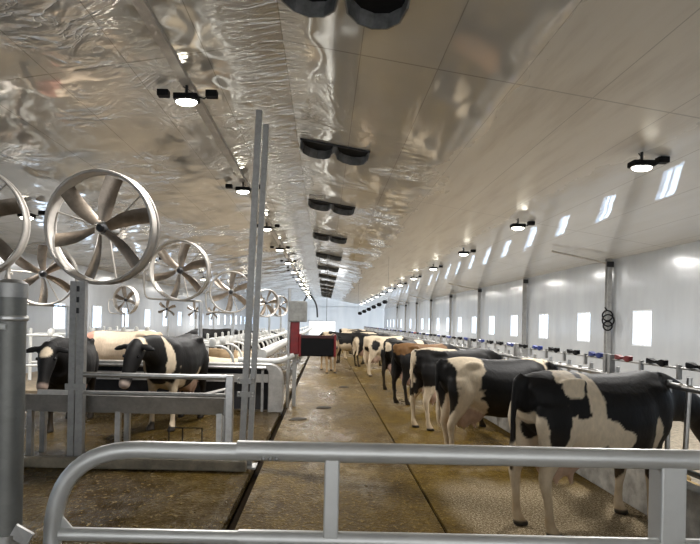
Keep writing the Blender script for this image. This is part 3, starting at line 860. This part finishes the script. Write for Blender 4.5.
def paint(me, spec, info, seed=0, zoff=0.0):
    """coat: spec = dict(base, patches=[(x,y,z,rx,ry,rz,colour)]) in the cow's own space"""
    col = me.color_attributes.new('coat', 'FLOAT_COLOR', 'POINT')
    base = spec['base']; off = Vector((seed*7.3, seed*3.1, seed*1.7)); clean = spec.get('clean', False)
    buf = []
    poll, hd = info['poll'], info['hd']
    for v in me.vertices:
        p = v.co; c = base.copy()
        w = noise.fractal(p*3.4+off, 1.0, 2.0, 4)*.42; w2 = noise.noise(p*11+off)*.10
        for (x, y, z, rx, ry, rz, cc) in spec['patches']:
            dx = (p.x-x)/rx; dz = (p.z-z)/rz; dy = 0 if y is None else (p.y-y)/ry
            d = math.sqrt(dx*dx+dy*dy+dz*dz)-1+w+w2
            if d < 0.04:
                k = min(1, (0.04-d)/.07); c = c.lerp(cc, k)
        # muzzle
        tt = (p-poll).dot(hd)
        if tt > .50 and (p-poll-hd*tt).length < .16: c = c.lerp(spec.get('muzzle', Vector((.10, .07, .06))), min(1, (tt-.50)/.04))
        # udder
        if not clean and -.68 < p.x < -.2 and abs(p.y) < .17 and .40 < p.z < .74 and spec.get('udder', True):
            q = (p-Vector((-.43, 0, .60))); e = (q.x/.25)**2+(q.y/.17)**2+(q.z/.19)**2
            if e < 1.15: c = c.lerp(PINK, .85)
        # dried dirt on legs and belly edge, hooves
        z = p.z-zoff
        if z < 1.1:
            dn = noise.fractal(p*6+off, 1.0, 2.0, 3)*.5+.5
            k = max(0, min(1, (1.0-z)/.85))*(.25+.75*dn)*spec.get('dirt', .8)
            c = c.lerp(DIRT if c.x > .1 else DIRT*.35, min(.9, k))
        if z < .06: c = c.lerp(HOOF, min(1, (.06-z)/.02))
        buf += [c.x, c.y, c.z, 1.0]
    col.data.foreach_set('color', buf)
    me.materials.append(M['cow'])

def cow_parts(o, info):
    for s in (-1, 1):
        c = info['poll']+info['hd']*.15+info['side']*s*.112+info['up']*.055
        MB().ball(c, .022, 10, 8).build('eye', M['eye'], o)

def cow(loc, yaw, spec, label, head='feed', legs=(0, 0, 0, 0), voxel=.026, scale=1.0, seed=0, tail=0.0, turn=0.0, lying=False, group='dairy cows'):
    me, info = cow_mesh('cow', head, legs, voxel, lying, tail, turn)
    paint(me, spec, info, seed)
    o = bpy.data.objects.new('cow', me); COL.objects.link(o)
    o.location = loc; o.rotation_euler = (0, 0, math.radians(yaw)); o.scale = (scale,)*3
    cow_parts(o, info)
    tag(o, label, 'cow', group)
    return o
W_, B_ = WHITE, BLACK
CREAM = Vector((.60, .47, .34)); BROWN = Vector((.17, .085, .03)); TAN = Vector((.33, .23, .13))
# nearest cow: black with white hip, flank stripe and foreleg
A = dict(base=B_, dirt=1.0, patches=[
    (-.48, None, 1.40, .13, 1, .17, W_), (-.27, None, 1.20, .075, 1, .24, W_), (-.30, None, .93, .32, 1, .13, W_), (-.05, None, .88, .16, 1, .09, W_),
    (-.62, None, .45, .30, 1, .62, W_), (-.80, None, .80, .07, 1, .30, W_),
    (.42, -.2, .86, .075, .25, .17, W_), (.50, None, .22, .16, 1, .20, W_), (-.66, None, 1.02, .10, 1, .22, B_), (-.52, None, 1.13, .05, 1, .045, B_)])
cow((2.64, 5.22, 0), 18, A, 'nearest cow on the right, black with white hip and flank stripe', 'feed', (.03, -.05, .02, -.04), .017, 1.03, 1, tail=.03)
Bc = dict(base=W_, dirt=.85, patches=[
    (-.08, None, 1.08, .30, 1, .50, B_), (-.86, None, 1.15, .16, 1, .30, B_), (-.80, None, .86, .07, 1, .20, B_), (.35, None, 1.30, .35, 1, .12, B_), (1.25, None, 1.2, .5, 1, .5, B_), (.30, -.2, .95, .12, .3, .2, B_)])
cow((2.46, 7.76, 0), 14, Bc, 'white cow with big black flank patch, just behind the nearest cow', 'feed', (-.06, .05, 0, .03), .02, 1.0, 2, tail=-.05)
Cc = dict(base=B_, dirt=.6, patches=[
    (-.40, None, 1.46, .55, 1, .07, W_), (-.92, None, 1.1, .05, 1, .35, W_), (-.66, None, .35, .3, 1, .40, W_), (-.70, .2, .9, .12, .12, .3, W_), (.3, None, .7, .2, 1, .2, W_)])
cow((2.42, 10.04, 0), 24, Cc, 'black cow with white backline, behind the white patched cow', 'feed', (.02, -.06, 0, 0), .024, 1.02, 3)
Dc = dict(base=B_, dirt=.25, patches=[(-.45, None, 1.38, .50, 1, .24, BROWN), (.1, None, 1.3, .4, 1, .2, BROWN)])
cow((2.42, 13.06, 0), 28, Dc, 'dark cow with brown rump and black legs in the right row', 'feed', (.04, -.04, 0, 0), .026, 1.0, 4)
Ec = dict(base=B_, dirt=.5, patches=[(-.05, None, .9, .3, 1, .4, W_), (-.85, None, 1.25, .06, .1, .12, W_), (.5, None, 1.35, .2, 1, .2, W_)])
cow((2.35, 15.73, 0), 42, Ec, 'black cow with small white marks, left of the brown rumped cow', 'feed', (0, 0, 0, 0), .028, 1.0, 5)
Fc = dict(base=W_, dirt=.5, patches=[(-.60, None, 1.1, .18, 1, .22, B_), (.2, None, 1.15, .25, 1, .25, B_), (.9, None, 1.2, .3, 1, .3, B_)])
cow((2.20, 19.7, 0), 30, Fc, 'white cow with black hip spot, far along the right row', 'feed', (-.1, .1, 0, 0), .03, 1.0, 6)
Gc = dict(base=B_, dirt=.5, patches=[(-.8, None, .9, .1, 1, .4, W_), (.1, None, .75, .4, 1, .2, W_)])
cow((2.05, 23.63, 0), 20, Gc, 'black cow far along the right row, behind the white cow', 'feed', (0, 0, 0, 0), .032, 1.0, 7)
cow((1.75, 28.0, 0), 8, dict(base=W_, dirt=.5, patches=[(-.1, None, 1.15, .4, 1, .3, B_)]), 'white and black cow near the far end of the right row', 'feed', voxel=.034, seed=8)
cow((1.15, 25.0, 0), 165, dict(base=B_, dirt=.5, patches=[(.1, None, .75, .3, 1, .2, W_), (1.1, None, 1.4, .12, 1, .2, W_)]), 'black cow crossing the far end of the alley', 'side', voxel=.034, seed=9)
Hc = dict(base=TAN, dirt=.6, patches=[(-.1, None, 1.2, .4, 1, .25, CREAM), (1.25, None, 1.25, .22, 1, .25, B_)])
cow((.18, 20.6, 0), -82, Hc, 'tan cow walking down the alley towards the viewer', 'side', (-.12, .1, .12, -.08), .03, 1.0, 10)
for k, (x, y, yaw, sp) in enumerate(((2.2, 32.5, 10, Gc), (2.1, 36.5, 14, Fc), (2.0, 41, 8, Bc))):
    cow((x, y, 0), yaw, sp, ('distant black cow at the end of the right row', 'distant white cow in the end of the right row', 'farthest white and black cow of the right row')[k], voxel=.04, seed=20+k)

# left side
Lc = dict(base=B_, dirt=.4, patches=[(1.38, 0, 1.25, .10, .07, .10, W_)], muzzle=Vector((.40, .30, .25)))
p = at(-10, 420, 6.6)
cow((-4.42, 9.45, 0), 282, Lc, 'black cow with white forehead at the left edge, behind the thick post', 'drink', voxel=.022, seed=11, scale=1.08)
Jc = dict(base=B_, dirt=.4, patches=[(1.23, None, 1.36, .07, .045, .12, W_), (.70, None, 1.22, .07, 1, .36, W_), (-.2, None, .7, .3, 1, .2, W_), (.5, None, .5, .2, 1, .4, W_)], muzzle=Vector((.52, .42, .36)))
cow((-2.66, 9.75, .0), 262, Jc, 'black and white cow lowering its head behind the front water trough', 'drink', voxel=.022, seed=12, scale=1.12, turn=-.1)
Kc = dict(base=CREAM, dirt=.3, patches=[(.9, None, 1.2, .25, 1, .3, Vector((.42, .22, .16)))], udder=False)
cow((-4.95, 13.4, .11), 178, Kc, 'cream coloured cow behind the drinking black cow', 'feed', voxel=.026, seed=13, scale=1.02)
for k, (x, y, yaw, lab) in enumerate(((-4.4, 21.68, 179, 'black cow back showing over the white stall dividers, larger left one'), (-3.25, 25.4, 2, 'black cow back showing over the white stall dividers, near the twin post'))):
    cow((x, y, .11 if x < -3.7 else 0), yaw, dict(base=B_, dirt=.3, patches=[]), lab, voxel=.034, seed=14+k)
Mc = dict(base=W_, dirt=.1, patches=[(-.2, None, .6, .25, 1, .3, B_), (.9, None, .7, .25, 1, .3, TAN)], clean=True)
cow((-2.35, 14.18, .0), 181, Mc, 'cow lying in the stall beside the alley, under the red machine', 'side', voxel=.03, seed=16, lying=True)
cow((-2.75, 17.92, .0), 180, dict(base=TAN, dirt=.1, patches=[(-.2, None, .6, .3, 1, .3, W_)], clean=True), 'tan and white cow lying farther back beside the alley', 'side', voxel=.034, seed=17, lying=True)

# droppings on the alley
for k, (px, py) in enumerate(((325, 408), (345, 387), (300, 420))):
    d = 1.9*F/(py-VY); x = (px-VX)*d/F
    m = MB(); rr = random.uniform(.10, .16)
    m.ball((0, 0, .008), (rr, rr*.9, .03), 14, 6); m.ball((rr*.7, rr*.3, .006), (rr*.5, rr*.6, .022), 12, 6); m.ball((-rr*.6, -rr*.5, .006), (rr*.5, rr*.4, .02), 12, 6)
    o = m.build('cow_pat', M['manure'], loc=(x, d, 0))
    tag(o, ('dark cow pat in the middle of the alley', 'small cow pat farthest along the alley', 'cow pat nearest the left gutter')[k], 'cow pat', 'droppings on the alley')
